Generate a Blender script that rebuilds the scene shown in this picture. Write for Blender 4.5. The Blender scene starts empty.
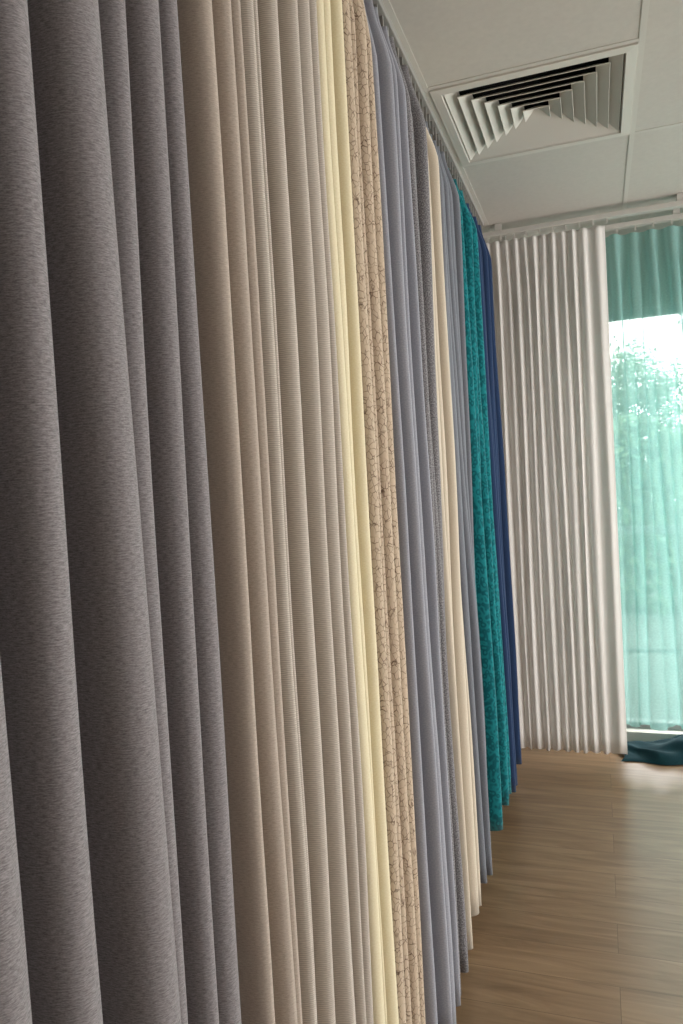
import bpy, bmesh, math, random
from mathutils import Vector, Matrix, noise
S=bpy.context.scene
S.view_settings.view_transform='Standard'
S.view_settings.look='None'
S.view_settings.exposure=0.0
ZC=2.625   # ceiling
CAMZ=1.43

def lin(c):
    c=c/255.0
    return c/12.92 if c<=0.04045 else ((c+0.055)/1.055)**2.4
def RGB(r,g,b): return (lin(r),lin(g),lin(b),1)

def link(o,parent=None):
    S.collection.objects.link(o)
    if parent: o.parent=parent
    return o
def mesh_obj(name,verts,faces,mat=None,parent=None,smooth=False):
    me=bpy.data.meshes.new(name); me.from_pydata(verts,[],faces); me.update()
    if mat: me.materials.append(mat)
    if smooth:
        me.polygons.foreach_set('use_smooth',[True]*len(me.polygons))
    return link(bpy.data.objects.new(name,me),parent)
def boxes(name,bl,mat=None,parent=None,bevel=0):
    v=[];f=[]
    for (a,b) in bl:
        n=len(v)
        x0,y0,z0=a;x1,y1,z1=b
        v+=[(x0,y0,z0),(x1,y0,z0),(x1,y1,z0),(x0,y1,z0),(x0,y0,z1),(x1,y0,z1),(x1,y1,z1),(x0,y1,z1)]
        f+=[(n,n+3,n+2,n+1),(n+4,n+5,n+6,n+7),(n,n+1,n+5,n+4),(n+1,n+2,n+6,n+5),(n+2,n+3,n+7,n+6),(n+3,n,n+4,n+7)]
    o=mesh_obj(name,v,f,mat,parent)
    if bevel:
        m=o.modifiers.new('b','BEVEL');m.width=bevel;m.segments=2
    return o
def empty(name,loc=(0,0,0)):
    e=bpy.data.objects.new(name,None); link(e); return e

# ---------------- materials
def newmat(name):
    m=bpy.data.materials.new(name); m.use_nodes=True
    nt=m.node_tree; nt.nodes.clear()
    return m,nt,nt.nodes,nt.links
def simple(name,col,rough=0.6,metal=0,noise_amt=0.0,scale=20):
    m,nt,N,L=newmat(name)
    o=N.new('ShaderNodeOutputMaterial');b=N.new('ShaderNodeBsdfPrincipled')
    b.inputs['Roughness'].default_value=rough;b.inputs['Metallic'].default_value=metal
    b.inputs['Base Color'].default_value=col
    if noise_amt:
        tc=N.new('ShaderNodeTexCoord');nz=N.new('ShaderNodeTexNoise');nz.inputs['Scale'].default_value=scale
        nz.inputs['Detail'].default_value=6
        L.new(tc.outputs['Object'],nz.inputs['Vector'])
        r=N.new('ShaderNodeValToRGB')
        r.color_ramp.elements[0].position=.3;r.color_ramp.elements[1].position=.7
        r.color_ramp.elements[0].color=[c*(1-noise_amt) for c in col[:3]]+[1]
        r.color_ramp.elements[1].color=[min(1,c*(1+noise_amt)) for c in col[:3]]+[1]
        L.new(nz.outputs['Fac'],r.inputs['Fac']);L.new(r.outputs['Color'],b.inputs['Base Color'])
    L.new(b.outputs[0],o.inputs[0])
    return m

def fabric(name,c1,c2,kind='slub',trans=0.0,sheen=0.15):
    """c1 main, c2 accent; UV in metres"""
    m,nt,N,L=newmat(name)
    o=N.new('ShaderNodeOutputMaterial');b=N.new('ShaderNodeBsdfPrincipled')
    b.inputs['Roughness'].default_value=0.85
    b.inputs['Sheen Weight'].default_value=sheen
    b.inputs['Sheen Roughness'].default_value=0.5
    b.inputs['Specular IOR Level'].default_value=0.2
    uv=N.new('ShaderNodeUVMap');uv.uv_map='UVMap'
    def mapped(sx,sy):
        mp=N.new('ShaderNodeMapping');mp.inputs['Scale'].default_value=(sx,sy,1)
        L.new(uv.outputs[0],mp.inputs['Vector']);return mp.outputs[0]
    def nz(sx,sy,det=3):
        n=N.new('ShaderNodeTexNoise');n.inputs['Scale'].default_value=1;n.inputs['Detail'].default_value=det
        L.new(mapped(sx,sy),n.inputs['Vector']);return n.outputs['Fac']
    def ramp(src,p0,p1):
        r=N.new('ShaderNodeMapRange');r.inputs['From Min'].default_value=p0;r.inputs['From Max'].default_value=p1
        L.new(src,r.inputs['Value']);return r.outputs[0]
    def math_(op,a,bb):
        n=N.new('ShaderNodeMath');n.operation=op
        for i,x in enumerate((a,bb)):
            if isinstance(x,(int,float)): n.inputs[i].default_value=x
            else: L.new(x,n.inputs[i])
        return n.outputs[0]
    if kind=='slub':      # mélange with horizontal streaks
        a=nz(150,800,3);c=nz(500,1300,2);fac=ramp(math_('ADD',math_('MULTIPLY',a,.6),math_('MULTIPLY',c,.4)),.34,.66)
        h=a
    elif kind=='rib':
        w=N.new('ShaderNodeTexWave');w.bands_direction='Y';w.inputs['Scale'].default_value=1
        w.inputs['Distortion'].default_value=2.6;w.inputs['Detail'].default_value=2;w.inputs['Detail Scale'].default_value=1.4
        L.new(mapped(75,105),w.inputs['Vector'])
        a=nz(120,900,3)
        fac=ramp(math_('ADD',math_('MULTIPLY',w.outputs['Fac'],.4),math_('MULTIPLY',a,.7)),.2,.9);h=w.outputs['Fac']
    elif kind=='branch':
        v=N.new('ShaderNodeTexVoronoi');v.feature='DISTANCE_TO_EDGE';v.inputs['Scale'].default_value=1
        n=N.new('ShaderNodeTexNoise');n.inputs['Scale'].default_value=1
        L.new(mapped(60,60),n.inputs['Vector'])
        vm=N.new('ShaderNodeVectorMath');vm.operation='MULTIPLY_ADD'
        L.new(n.outputs['Color'],vm.inputs[0]);vm.inputs[1].default_value=(.8,.8,.8)
        L.new(mapped(100,70),vm.inputs[2]);L.new(vm.outputs[0],v.inputs['Vector'])
        fac=ramp(v.outputs['Distance'],.01,.08);fac=math_('SUBTRACT',1,fac)
        fac=math_('MULTIPLY',fac,ramp(nz(45,45,2),.3,.6));h=fac
    elif kind=='damask':
        v=N.new('ShaderNodeTexVoronoi');v.feature='SMOOTH_F1';v.inputs['Scale'].default_value=1
        L.new(mapped(75,55),v.inputs['Vector'])
        w=math_('SINE',math_('MULTIPLY',v.outputs['Distance'],14),0)
        fac=ramp(w,-.6,.8);h=fac
    elif kind=='speck':
        a=nz(380,260,2);fac=ramp(a,.4,.62);h=a
    else:
        a=nz(250,400,2);fac=ramp(a,.35,.65);h=a
    mx=N.new('ShaderNodeMixRGB');mx.inputs[1].default_value=c1;mx.inputs[2].default_value=c2
    L.new(fac,mx.inputs[0]);L.new(mx.outputs[0],b.inputs['Base Color'])
    bp=N.new('ShaderNodeBump');bp.inputs['Strength'].default_value=.2;bp.inputs['Distance'].default_value=.0006
    L.new(h,bp.inputs['Height']);L.new(bp.outputs[0],b.inputs['Normal'])
    if trans>0:
        t=N.new('ShaderNodeBsdfTranslucent');L.new(mx.outputs[0],t.inputs['Color'])
        ms=N.new('ShaderNodeMixShader');ms.inputs[0].default_value=trans
        L.new(b.outputs[0],ms.inputs[1]);L.new(t.outputs[0],ms.inputs[2]);L.new(ms.outputs[0],o.inputs[0])
    else: L.new(b.outputs[0],o.inputs[0])
    return m

def sheer_mat(name,col,alpha):
    m,nt,N,L=newmat(name)
    o=N.new('ShaderNodeOutputMaterial')
    d=N.new('ShaderNodeBsdfDiffuse');d.inputs[0].default_value=col
    t=N.new('ShaderNodeBsdfTranslucent');t.inputs[0].default_value=col
    tr=N.new('ShaderNodeBsdfTransparent');tr.inputs[0].default_value=(.88,.97,.955,1)
    a=N.new('ShaderNodeMixShader');a.inputs[0].default_value=.42
    L.new(d.outputs[0],a.inputs[1]);L.new(t.outputs[0],a.inputs[2])
    bm=N.new('ShaderNodeMixShader')
    uv=N.new('ShaderNodeUVMap');uv.uv_map='UVMap'
    mp=N.new('ShaderNodeMapping');mp.inputs['Scale'].default_value=(120,120,1);L.new(uv.outputs[0],mp.inputs[0])
    n=N.new('ShaderNodeTexNoise');n.inputs['Scale'].default_value=1;L.new(mp.outputs[0],n.inputs['Vector'])
    r=N.new('ShaderNodeMapRange');r.inputs['To Min'].default_value=alpha-.05;r.inputs['To Max'].default_value=alpha+.05
    r.inputs['From Min'].default_value=.3;r.inputs['From Max'].default_value=.7
    L.new(n.outputs['Fac'],r.inputs['Value']);L.new(r.outputs[0],bm.inputs[0])
    L.new(tr.outputs[0],bm.inputs[1]);L.new(a.outputs[0],bm.inputs[2]);L.new(bm.outputs[0],o.inputs[0])
    return m

# ---------------- curtains
def curtain(name,origin,dvec,nvec,width,nf,ztop,zbot,amp,mat,seed,amp_top=.75,k=.085,ktop=.02,vary=.3,thick=.0016,rows=46,flare=0.0,sway=.010,weights=None,amps=None,base=None,hl=.28):
    R=random.Random(seed)
    d=Vector(dvec);n=Vector(nvec);O=Vector(origin)
    SPF=22
    if base is None: base=-amp*.5
    wt=[1+R.uniform(-.15,.15) for _ in range(nf)]
    wb=[max(.35,1+R.uniform(-vary,vary)*1.5) for _ in range(nf)]
    am=[1+R.uniform(-vary,vary*.5) for _ in range(nf)]
    ab=[max(.35,1+R.uniform(-vary,vary)*1.1) for _ in range(nf)]
    if weights: wt=list(weights); wb=[w*(1+R.uniform(-.1,.1)) for w in weights]
    if amps: am=list(amps); ab=list(amps)
    ph=[R.uniform(0,6.28) for _ in range(nf+1)]
    kk=[k+R.uniform(-.02,.03) for _ in range(nf)]
    skew=[R.uniform(-.12,.12) for _ in range(nf)]
    ts=[]
    for i in range(rows+1):
        t=i/rows; ts.append(t**1.35)
    H=ztop-zbot
    verts=[];uvs=[]
    M=nf*SPF
    for t in ts:
        z=ztop-H*t
        hs=min(1,(t*H)/hl); hs=hs*hs*(3-2*hs)
        low=min(1,max(0,t)); low=low*low*(3-2*low)
        w=[wt[i]*(1-low)+wb[i]*low for i in range(nf)]
        tot=sum(w);cum=[0]
        for x in w: cum.append(cum[-1]+x/tot)
        W=width*(1+flare*low)
        prev=None;arc=0
        for j in range(M+1):
            i=min(nf-1,j//SPF);u=(j-i*SPF)/SPF
            kc=ktop+(kk[i]-ktop)*hs
            uu=u+kc*math.sin(4*math.pi*u)+skew[i]*hs*(.5-.5*math.cos(2*math.pi*u))*.8
            s=(cum[i]+(cum[i+1]-cum[i])*uu)*W
            edge=min(1,j/SPF,(M-j)/SPF)
            s+=sway*math.sin(z*2.1+ph[i]*(1-u)+ph[i+1]*u)*edge*hs*.7
            A=amp*((amp_top+(1-amp_top)*hs))*(am[i]*(1-low)+ab[i]*low)
            nn=base+A*(.5-.5*math.cos(2*math.pi*u))
            nn+=.006*noise.noise(Vector((s*9+seed*3.1,z*1.7,seed)))*hs
            p=O+d*s+n*nn
            if prev is not None: arc+=(Vector((s,nn))-prev).length
            prev=Vector((s,nn))
            zz=z
            if t==1: zz=z+.004*math.sin(ph[i]+u*6)
            verts.append((p.x,p.y,zz));uvs.append((arc,z))
    faces=[]
    C=M+1
    for r in range(len(ts)-1):
        for j in range(M):
            a=r*C+j
            faces.append((a,a+1,a+C+1,a+C))
    o=mesh_obj(name,verts,faces,mat,None,True)
    ul=o.data.uv_layers.new(name='UVMap')
    ref=[uvs[(len(ts)//2)*C+j][0] for j in range(C)]
    for l in o.data.loops:
        vi=l.vertex_index
        ul.data[l.index].uv=(ref[vi%C],uvs[vi][1])
    if thick:
        sm=o.modifiers.new('thick','SOLIDIFY');sm.thickness=thick;sm.offset=0
    return o

F={}
F['grey']=fabric('fab_grey',RGB(104,99,101),RGB(164,158,160),'slub')
F['tan']=fabric('fab_tan',RGB(164,151,140),RGB(200,186,173),'slub')
F['beige']=fabric('fab_beige',RGB(166,156,146),RGB(216,206,195),'rib')
F['yellow']=fabric('fab_yellow',RGB(232,219,184),RGB(239,228,198),'plain',trans=.1)
F['branch']=fabric('fab_branch',RGB(200,181,159),RGB(104,83,68),'branch')
F['lav']=fabric('fab_lavender',RGB(148,149,158),RGB(162,163,172),'plain')
F['greyspk']=fabric('fab_grey_speck',RGB(98,96,99),RGB(154,151,153),'speck')
F['cream']=fabric('fab_cream',RGB(200,187,168),RGB(212,200,183),'plain')
F['bluegrey']=fabric('fab_bluegrey',RGB(104,107,115),RGB(136,139,147),'slub')
F['teal']=fabric('fab_teal',RGB(0,92,100),RGB(18,126,132),'damask')
F['navy']=fabric('fab_navy',RGB(26,44,76),RGB(42,64,100),'slub')
F['brown']=fabric('fab_brown',RGB(70,48,34),RGB(92,66,48),'slub')
F['white']=fabric('fab_white',RGB(242,238,234),RGB(247,244,241),'plain',trans=.32,sheen=0)
F['dark']=fabric('fab_dark_teal',RGB(4,32,40),RGB(10,54,60),'slub',sheen=0)
sheer=sheer_mat('fab_sheer_teal',RGB(162,208,203),.78)

XW=-.455
row=[ # name,mat,y0,y1,nf,amp,base,vary,weights,amps,k,amp_top,zbot
 ('grey_curtain','grey',.105,.785,9,.14,-.09,.3,[.07,.09,.08,.08,.085,.105,.045,.055,.052],[1,1,.95,1,1,1.05,.8,.87,.85],.125,.75,.06),
 ('tan_curtain','tan',.795,.925,3,.10,-.055,.25,[1,1.1,.7],[.95,1.02,.95],.105,.75,.06),
 ('beige_curtain','beige',.935,1.238,8,.09,-.052,.35,[1,.6,1.2,.75,1.15,.6,1,.9],[1,.88,1.06,.86,1.05,.9,1,1.0],.105,.75,.06),
 ('yellow_curtain','yellow',1.248,1.41,3,.062,-.028,.3,[1.2,.8,1],[1,.85,.95],.085,.7,.06),
 ('branch_pattern_curtain','branch',1.42,1.64,4,.065,-.036,.3,[1,.8,1.1,.9],[1,.9,1,.95],.085,.7,.06),
 ('lavender_curtain','lav',1.65,1.85,5,.085,-.047,.3,None,None,.10,.6,.06),
 ('speckled_grey_curtain','greyspk',1.86,2.05,4,.07,-.025,.3,None,None,.085,.5,.06),
 ('cream_curtain','cream',2.06,2.33,5,.08,-.04,.3,None,None,.10,.45,.06),
 ('blue_grey_curtain','bluegrey',2.34,2.62,6,.075,-.035,.3,None,None,.10,.45,.06),
 ('teal_curtain','teal',2.64,3.08,7,.09,-.050,.3,None,None,.085,.5,.11),
 ('navy_curtain','navy',3.10,3.44,6,.085,-.035,.3,None,None,.085,.5,.09),
 ('brown_curtain','brown',3.46,3.6,3,.05,-.055,.3,None,None,.085,.5,.08),
]
for i,(nm,mt,y0,y1,nf,amp,base,vary,wts,ams,kf,at,zb) in enumerate(row):
    curtain(nm,(XW,y0,0),(0,1,0),(1,0,0),y1-y0,nf,2.55,zb,amp,F[mt],11+i*7,vary=vary,weights=wts,amps=ams,k=kf,amp_top=at,base=base,hl=.18)
# white panel on far track
curtain('white_curtain',(-.475,3.68,0),(1,0,0),(0,-1,0),.555,12,2.545,.07,.026,F['white'],5,amp_top=.9,rows=40,sway=.005,
    weights=[.8,1,.9,1,.8,1,.9,.9,1,.9,1.1,1.5],amps=[.9,1,.8,1,.9,1,.8,1,.9,1,.8,.6],k=.01)
curtain('teal_sheer_curtain',(.08,3.86,0),(1,0,0),(0,-1,0),1.52,18,2.545,.15,.06,sheer,9,thick=0,amp_top=.6,vary=.5)
curtain('teal_sheer_curtain',(1.63,3.86,0),(1,0,0),(0,-1,0),1.2,14,2.545,.15,.06,sheer,19,thick=0,amp_top=.6,vary=.5)

# ---------------- rails
white_pl=simple('white_plastic',RGB(200,196,189),.4)
rail_m=simple('rail_grey',RGB(150,147,142),.5)
rail=empty('curtain_rail')
boxes('track',[((-.478,.05,ZC-.024),(-.456,3.6,ZC-.002))],rail_m,rail,.002)
g=[]
y=.12
while y<3.58:
    g.append(((-.471,y-.004,2.556),(-.463,y+.004,ZC-.022)));y+=.05
boxes('gliders',g,rail_m,rail)
rail2=empty('window_curtain_rail')
boxes('track',[((-.5,3.66,ZC-.056),(3.1,3.70,ZC-.034)),((.05,3.84,ZC-.056),(3.1,3.88,ZC-.034))],white_pl,rail2,.003)
g=[]
x=-.45
while x<.1: g.append(((x-.004,3.676,2.55),(x+.004,3.684,ZC-.054)));x+=.06
x=.14
while x<2.8: g.append(((x-.004,3.856,2.55),(x+.004,3.864,ZC-.054)));x+=.08
x=-.4
while x<3.1: g.append(((x-.015,3.665,ZC-.036),(x+.015,3.695,ZC-.001)));g.append(((x-.015,3.845,ZC-.036),(x+.015,3.875,ZC-.001)));x+=.8
boxes('gliders',g,white_pl,rail2)

# ---------------- room shell
wallm=simple('wall_paint',RGB(210,206,199),.8,0,.03,8)
YF=4.05;YB=-2.6;XL=-.62;XR=3.2
boxes('wall_left',[((XL-.1,YB,0),(XL,YF+.15,ZC+.3))],wallm)
WX0,WX1,WZ0,WZ1=.04,2.7,.06,2.22
boxes('wall_far',[((XL,YF,0),(WX0,YF+.15,ZC+.3)),((WX1,YF,0),(XR,YF+.15,ZC+.3)),((WX0,YF,WZ1),(WX1,YF+.15,ZC+.3)),((WX0,YF,0),(WX1,YF+.15,WZ0))],wallm)
RY0,RY1=.8,3.8  # right wall opening, placed to let side light in from the far end
boxes('wall_right',[((XR,YB,0),(XR+.15,RY0,ZC+.3)),((XR,RY1,0),(XR+.15,YF+.15,ZC+.3)),((XR,RY0,2.45),(XR+.15,RY1,ZC+.3)),((XR,RY0,0),(XR+.15,RY1,.1))],wallm)
boxes('wall_near',[((XL,YB-.1,0),(XR,YB,ZC+.3))],wallm)
framem=simple('alu_frame',RGB(150,154,152),.4,.2)
gm,nt,N,L=newmat('window_glass')
o_=N.new('ShaderNodeOutputMaterial');t_=N.new('ShaderNodeBsdfTransparent');g_=N.new('ShaderNodeBsdfGlossy');g_.inputs['Roughness'].default_value=.02
m_=N.new('ShaderNodeMixShader');m_.inputs[0].default_value=.06
L.new(t_.outputs[0],m_.inputs[1]);L.new(g_.outputs[0],m_.inputs[2]);L.new(m_.outputs[0],o_.inputs[0])
def window(name,axis,a0,a1,z0,z1,pos,mull):
    e=empty(name);w=.035;bl=[]
    def B(u0,u1,zz0,zz1,dp=.03):
        if axis=='x': return ((u0,pos-dp,zz0),(u1,pos+dp,zz1))
        return ((pos-dp,u0,zz0),(pos+dp,u1,zz1))
    bl+=[B(a0,a0+w,z0,z1),B(a1-w,a1,z0,z1),B(a0,a1,z0,z0+w),B(a0,a1,z1-w,z1)]
    for m in mull: bl.append(B(m-.02,m+.02,z0+w,z1-w))
    boxes('frame',bl,framem,e,.003)
    boxes('pane',[B(a0+w,a1-w,z0+w,z1-w,.003)],gm,e)
window('window_1','x',WX0,WX1,WZ0,WZ1,YF+.07,[.95,1.8])
window('added_side_window','y',RY0,RY1,.1,2.45,XR+.07,[1.9,2.9])  # unseen window, added for soft side light on the curtains
trimm=simple('trim_paint',RGB(205,200,192),.5)
boxes('baseboard_left',[((XL,YB,0),(XL+.012,YF,.08))],trimm)
boxes('baseboard_far',[((XL+.012,YF-.012,0),(XR,YF,.058))],trimm)

# floor
m,nt,N,L=newmat('floor_planks')
o_=N.new('ShaderNodeOutputMaterial');b=N.new('ShaderNodeBsdfPrincipled')
tc=N.new('ShaderNodeTexCoord')
br=N.new('ShaderNodeTexBrick');br.offset=.37;br.inputs['Scale'].default_value=1
br.inputs['Brick Width'].default_value=1.22;br.inputs['Row Height'].default_value=.15
br.inputs['Mortar Size'].default_value=.0008;br.inputs['Mortar Smooth'].default_value=.2
br.inputs['Color1'].default_value=(.0,.0,.0,1);br.inputs['Color2'].default_value=(1,1,1,1);br.inputs['Mortar'].default_value=(.5,.5,.5,1)
L.new(tc.outputs['Object'],br.inputs['Vector'])
mp=N.new('ShaderNodeMapping');mp.inputs['Scale'].default_value=(1.6,16,1);L.new(tc.outputs['Object'],mp.inputs[0])
ad=N.new('ShaderNodeVectorMath');ad.operation='MULTIPLY_ADD';ad.inputs[1].default_value=(7,5,3)
L.new(br.outputs['Color'],ad.inputs[0]);L.new(mp.outputs[0],ad.inputs[2])
n1=N.new('ShaderNodeTexNoise');n1.inputs['Scale'].default_value=1.4;n1.inputs['Detail'].default_value=8;n1.inputs['Distortion'].default_value=1.2
n1.inputs['Roughness'].default_value=.6
L.new(ad.outputs[0],n1.inputs['Vector'])
r=N.new('ShaderNodeValToRGB');r.color_ramp.elements[0].position=.25;r.color_ramp.elements[1].position=.78
r.color_ramp.elements[0].color=RGB(110,84,60);r.color_ramp.elements[1].color=RGB(160,131,101)
L.new(n1.outputs['Fac'],r.inputs[0])
mx=N.new('ShaderNodeMixRGB');mx.blend_type='MULTIPLY';mx.inputs[0].default_value=.1
L.new(r.outputs[0],mx.inputs[1]);L.new(br.outputs['Color'],mx.inputs[2])
mx2=N.new('ShaderNodeMixRGB');mx2.inputs[2].default_value=RGB(90,68,50)
L.new(br.outputs['Fac'],mx2.inputs[0]);L.new(mx.outputs[0],mx2.inputs[1]);L.new(mx2.outputs[0],b.inputs['Base Color'])
b.inputs['Roughness'].default_value=.3
bp=N.new('ShaderNodeBump');bp.inputs['Strength'].default_value=.1;bp.inputs['Distance'].default_value=.002
L.new(n1.outputs['Fac'],bp.inputs['Height']);L.new(bp.outputs[0],b.inputs['Normal']);L.new(b.outputs[0],o_.inputs[0])
boxes('floor',[((XL,YB,-.05),(XR,YF,0))],m)

# ceiling: tiles with a gap for the diffuser, plus grid bars
ceilm=simple('ceiling_tile',RGB(198,193,185),.9,0,.03,60)
barm=simple('ceiling_bar',RGB(202,198,190),.6)
VX0,VX1,VY0,VY1=-.45,.17,2.31,2.93
xs=[XL,VX0,VX1,.77,1.37,1.97,2.57,XR]
ysl=[YB,-1.88,-.68,.52,1.72,VY1,YF]
bl=[]
for i in range(len(xs)-1):
    for j in range(len(ysl)-1):
        y0,y1=ysl[j],ysl[j+1]
        if i==1 and j==4: y1=VY0
        bl.append(((xs[i]+.001,y0+.001,ZC),(xs[i+1]-.001,y1-.001,ZC+.015)))
bl.append(((XL-.1,YB-.1,ZC+.28),(XR+.15,YF+.15,ZC+.3)))
boxes('ceiling',bl,ceilm)
bars=[]
for x in xs[1:-1]: bars.append(((x-.009,YB,ZC-.002),(x+.009,YF,ZC-.0002)))
for yy in ysl[1:-1]:
    for i in range(len(xs)-1):
        bars.append(((xs[i]+.009,yy-.009,ZC-.002),(xs[i+1]-.009,yy+.009,ZC-.0002)))
bars.append(((VX0+.009,VY0-.009,ZC-.002),(VX1-.009,VY0+.009,ZC-.0002)))
boxes('trim_ceiling_grid',bars,barm)
# diffuser
dif=empty('ceiling_air_diffuser')
difm=simple('diffuser_paint',RGB(212,207,198),.45)
black=simple('duct_black',RGB(8,8,8),.9)
cx,cy=(VX0+VX1)/2,(VY0+VY1)/2
def ring(prof):
    v=[];f=[];n=len(prof)
    for (sx,sy) in ((-1,-1),(1,-1),(1,1),(-1,1)):
        for (h,z) in prof: v.append((cx+sx*h,cy+sy*h,z))
    for c in range(4):
        for p in range(n):
            a=c*n+p;b_=c*n+(p+1)%n;c2=((c+1)%4)*n
            f.append((a,b_,c2+(p+1)%n,c2+p))
    return v,f
V=[];Fc=[]
def add(prof):
    v,f=ring(prof);k=len(V);V.extend(v);Fc.extend([tuple(q+k for q in x) for x in f])
add([(.300,ZC-.007),(.300,ZC+.002),(.266,ZC+.002),(.270,ZC-.009)])
nb=7
for i in range(nb):
    h=.264-i*.037
    w=min(.040,h-.004)
    add([(h,ZC-.003),(h-.001,ZC-.005),(h-w,ZC+.019),(h-w,ZC+.0205),(h-w+.001,ZC+.0205)])
mesh_obj('louvres',V,Fc,difm,dif)
hh=.300
boxes('duct_box',[((cx-hh,cy-hh,ZC+.18),(cx+hh,cy+hh,ZC+.19)),((cx-hh,cy-hh,ZC+.003),(cx-hh+.006,cy+hh,ZC+.18)),((cx+hh-.006,cy-hh,ZC+.003),(cx+hh,cy+hh,ZC+.18)),
  ((cx-hh,cy-hh,ZC+.003),(cx+hh,cy-hh+.006,ZC+.18)),((cx-hh,cy+hh-.006,ZC+.003),(cx+hh,cy+hh,ZC+.18))],black,dif)

def puddle():
    nx,ny=120,40;v=[];f=[]
    for j in range(ny+1):
        for i in range(nx+1):
            u=i/nx;w=j/ny
            x=.05+u*1.5+.02*math.sin(w*9+u*14);y=3.76+w*.27+.012*math.sin(u*40)
            e=min(1,4*u+.25,4*(1-u))*math.sin(math.pi*w)**.6
            z=.004+e*(.075+.035*noise.noise(Vector((u*12,w*4,2)))+.022*math.sin(u*55+w*9+3*noise.noise(Vector((u*5,w*3,0)))))
            v.append((x,y,max(.003,z)))
    for j in range(ny):
        for i in range(nx):
            a=j*(nx+1)+i;f.append((a,a+1,a+nx+2,a+nx+1))
    o=mesh_obj('folded_fabric',v,f,F['dark'],None,True)
    ul=o.data.uv_layers.new(name='UVMap')
    for l in o.data.loops:
        c=o.data.vertices[l.vertex_index].co;ul.data[l.index].uv=(c.x,c.y)
puddle()

# ---------------- outside
boxes('ground',[((-8,YF+.2,-.3),(14,30,-.2))],simple('outside_paving',RGB(100,106,102),.9,0,.2,2))
railm=simple('rail_metal',RGB(110,115,115),.4,.5)
bl=[((-2,5.6,.95),(5,5.64,1.0)),((-2,5.6,.1),(5,5.64,.13))]
x=-2
while x<5: bl.append(((x,5.61,-.2),(x+.02,5.63,.96)));x+=.5
boxes('railing',bl,railm)
leafm=simple('leaf',RGB(92,116,88),.6,0,.35,3);barkm=simple('bark',RGB(100,88,74),.9,0,.3,10)
def leaf(v,f,c,R,s):
    a=Vector((R.gauss(0,1),R.gauss(0,1),R.gauss(0,1))).normalized();b_=a.orthogonal().normalized()
    n=len(v)
    v+=[tuple(c-a*s),tuple(c+b_*s*.5),tuple(c+a*s),tuple(c-b_*s*.5)];f.append((n,n+1,n+2,n+3))
def tree(loc,h,seed):
    R=random.Random(seed);e=empty('tree');e.location=loc
    cu=bpy.data.curves.new('trunk','CURVE');cu.dimensions='3D';cu.bevel_depth=.05;cu.bevel_resolution=3
    def sp(pts):
        s=cu.splines.new('POLY');s.points.add(len(pts)-1)
        for p,(c,rr) in zip(s.points,pts): p.co=(*c,1);p.radius=rr
    top=Vector((R.uniform(-.2,.2),R.uniform(-.2,.2),h))
    sp([((0,0,0),1.6),((top.x*.3,top.y*.2,h*.4),1.1),(tuple(top*.8),.6),(tuple(top),.2)])
    tips=[]
    for i in range(40):
        z=R.uniform(.25,.95)*h;b0=Vector((top.x*z/h,top.y*z/h,z));a=R.uniform(0,6.28);l=R.uniform(.4,1.2)*(1.3-z/h*.6)
        b1=b0+Vector((math.cos(a)*l*.6,math.sin(a)*l*.6,.2*l));b2=b0+Vector((math.cos(a+.3)*l,math.sin(a+.3)*l,.45*l))
        sp([(tuple(b0),.5),(tuple(b1),.3),(tuple(b2),.1)]);tips+=[b1,b2,(b1+b2)/2]
    o=bpy.data.objects.new('trunk',cu);cu.materials.append(barkm);link(o,e)
    v=[];f=[]
    for t in tips:
        for _ in range(110):
            leaf(v,f,t+Vector((R.gauss(0,.2),R.gauss(0,.2),R.gauss(0,.2))),R,R.uniform(.025,.05))
    mesh_obj('leaves',v,f,leafm,e)
tree((2.4,11.6,-.2),4.0,1);tree((.4,14.6,-.2),3.6,2);tree((-2.0,13.5,-.2),3.0,3);tree((4.9,12.0,-.2),4.8,4)
# hedge: dense mass of leaves standing on the ground
R=random.Random(8);v=[];f=[]
for _ in range(32000):
    x=R.uniform(-3,8);top=1.75+.18*math.sin(x*2.3)+.12*math.sin(x*5.1)
    leaf(v,f,Vector((x,9.0+R.uniform(-.35,.35),-.2+R.uniform(0,1)**.8*(top+.2))),R,R.uniform(.05,.09))
mesh_obj('hedge',v,f,leafm)

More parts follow.
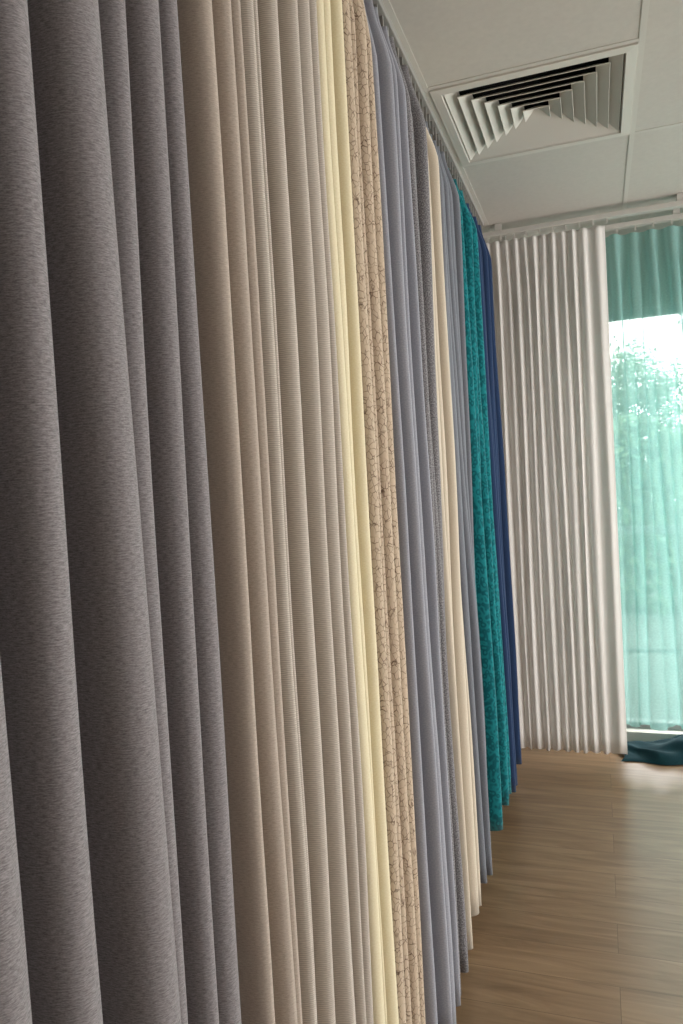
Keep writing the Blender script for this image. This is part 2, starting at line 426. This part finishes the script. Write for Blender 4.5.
# ---------------- light
w=bpy.data.worlds.new('World');S.world=w;w.use_nodes=True
bg=w.node_tree.nodes['Background'];bg.inputs[0].default_value=(1,.985,.965,1);bg.inputs[1].default_value=8.8
def portal(loc,rot,sx,sy):
    l=bpy.data.lights.new('portal','AREA');l.shape='RECTANGLE';l.size=sx;l.size_y=sy;l.cycles.is_portal=True
    o=bpy.data.objects.new('window_light_portal',l);link(o);o.location=loc;o.rotation_euler=rot
portal(((WX0+WX1)/2,YF+.2,(WZ0+WZ1)/2),(-math.pi/2,0,0),WX1-WX0,WZ1-WZ0)
portal((XR+.2,(RY0+RY1)/2,1.27),(0,math.pi/2,0),2.35,RY1-RY0)
em,nt,N,L=newmat('fill_panel')  # emission for the added fill panels
o_=N.new('ShaderNodeOutputMaterial');e_=N.new('ShaderNodeEmission');e_.inputs[0].default_value=(1,.94,.87,1);e_.inputs[1].default_value=4.2
L.new(e_.outputs[0],o_.inputs[0])
for (x0,y0) in ((1.37,.52),(1.37,-1.88)):  # unseen glowing panels, added to the ceiling as room fill
    p=empty('ceiling_fill_panel')
    boxes('fill_plate',[((x0+.03,y0+.03,ZC-.006),(x0+.57,y0+1.17,ZC-.004))],em,p)
    boxes('frame',[((x0+.012,y0+.012,ZC-.008),(x0+.03,y0+1.188,ZC-.003)),((x0+.57,y0+.012,ZC-.008),(x0+.588,y0+1.188,ZC-.003)),
       ((x0+.03,y0+.012,ZC-.008),(x0+.57,y0+.03,ZC-.003)),((x0+.03,y0+1.17,ZC-.008),(x0+.57,y0+1.188,ZC-.003))],barm,p)

# ---------------- camera
FPX=740
Yc=Vector((597-341.5,-(468-512),-FPX)).normalized()
Zc=Vector((1,.058,0)).cross(Yc).normalized()
Xc=Yc.cross(Zc).normalized()
R3=Matrix((Xc,Yc,Zc))
cam=bpy.data.cameras.new('Camera');co=bpy.data.objects.new('Camera',cam);link(co)
co.matrix_world=Matrix.Translation((0,0,CAMZ))@R3.to_4x4()
cam.sensor_fit='VERTICAL';cam.sensor_height=36;cam.lens=36*FPX/1024
cam.clip_start=.02
S.camera=co
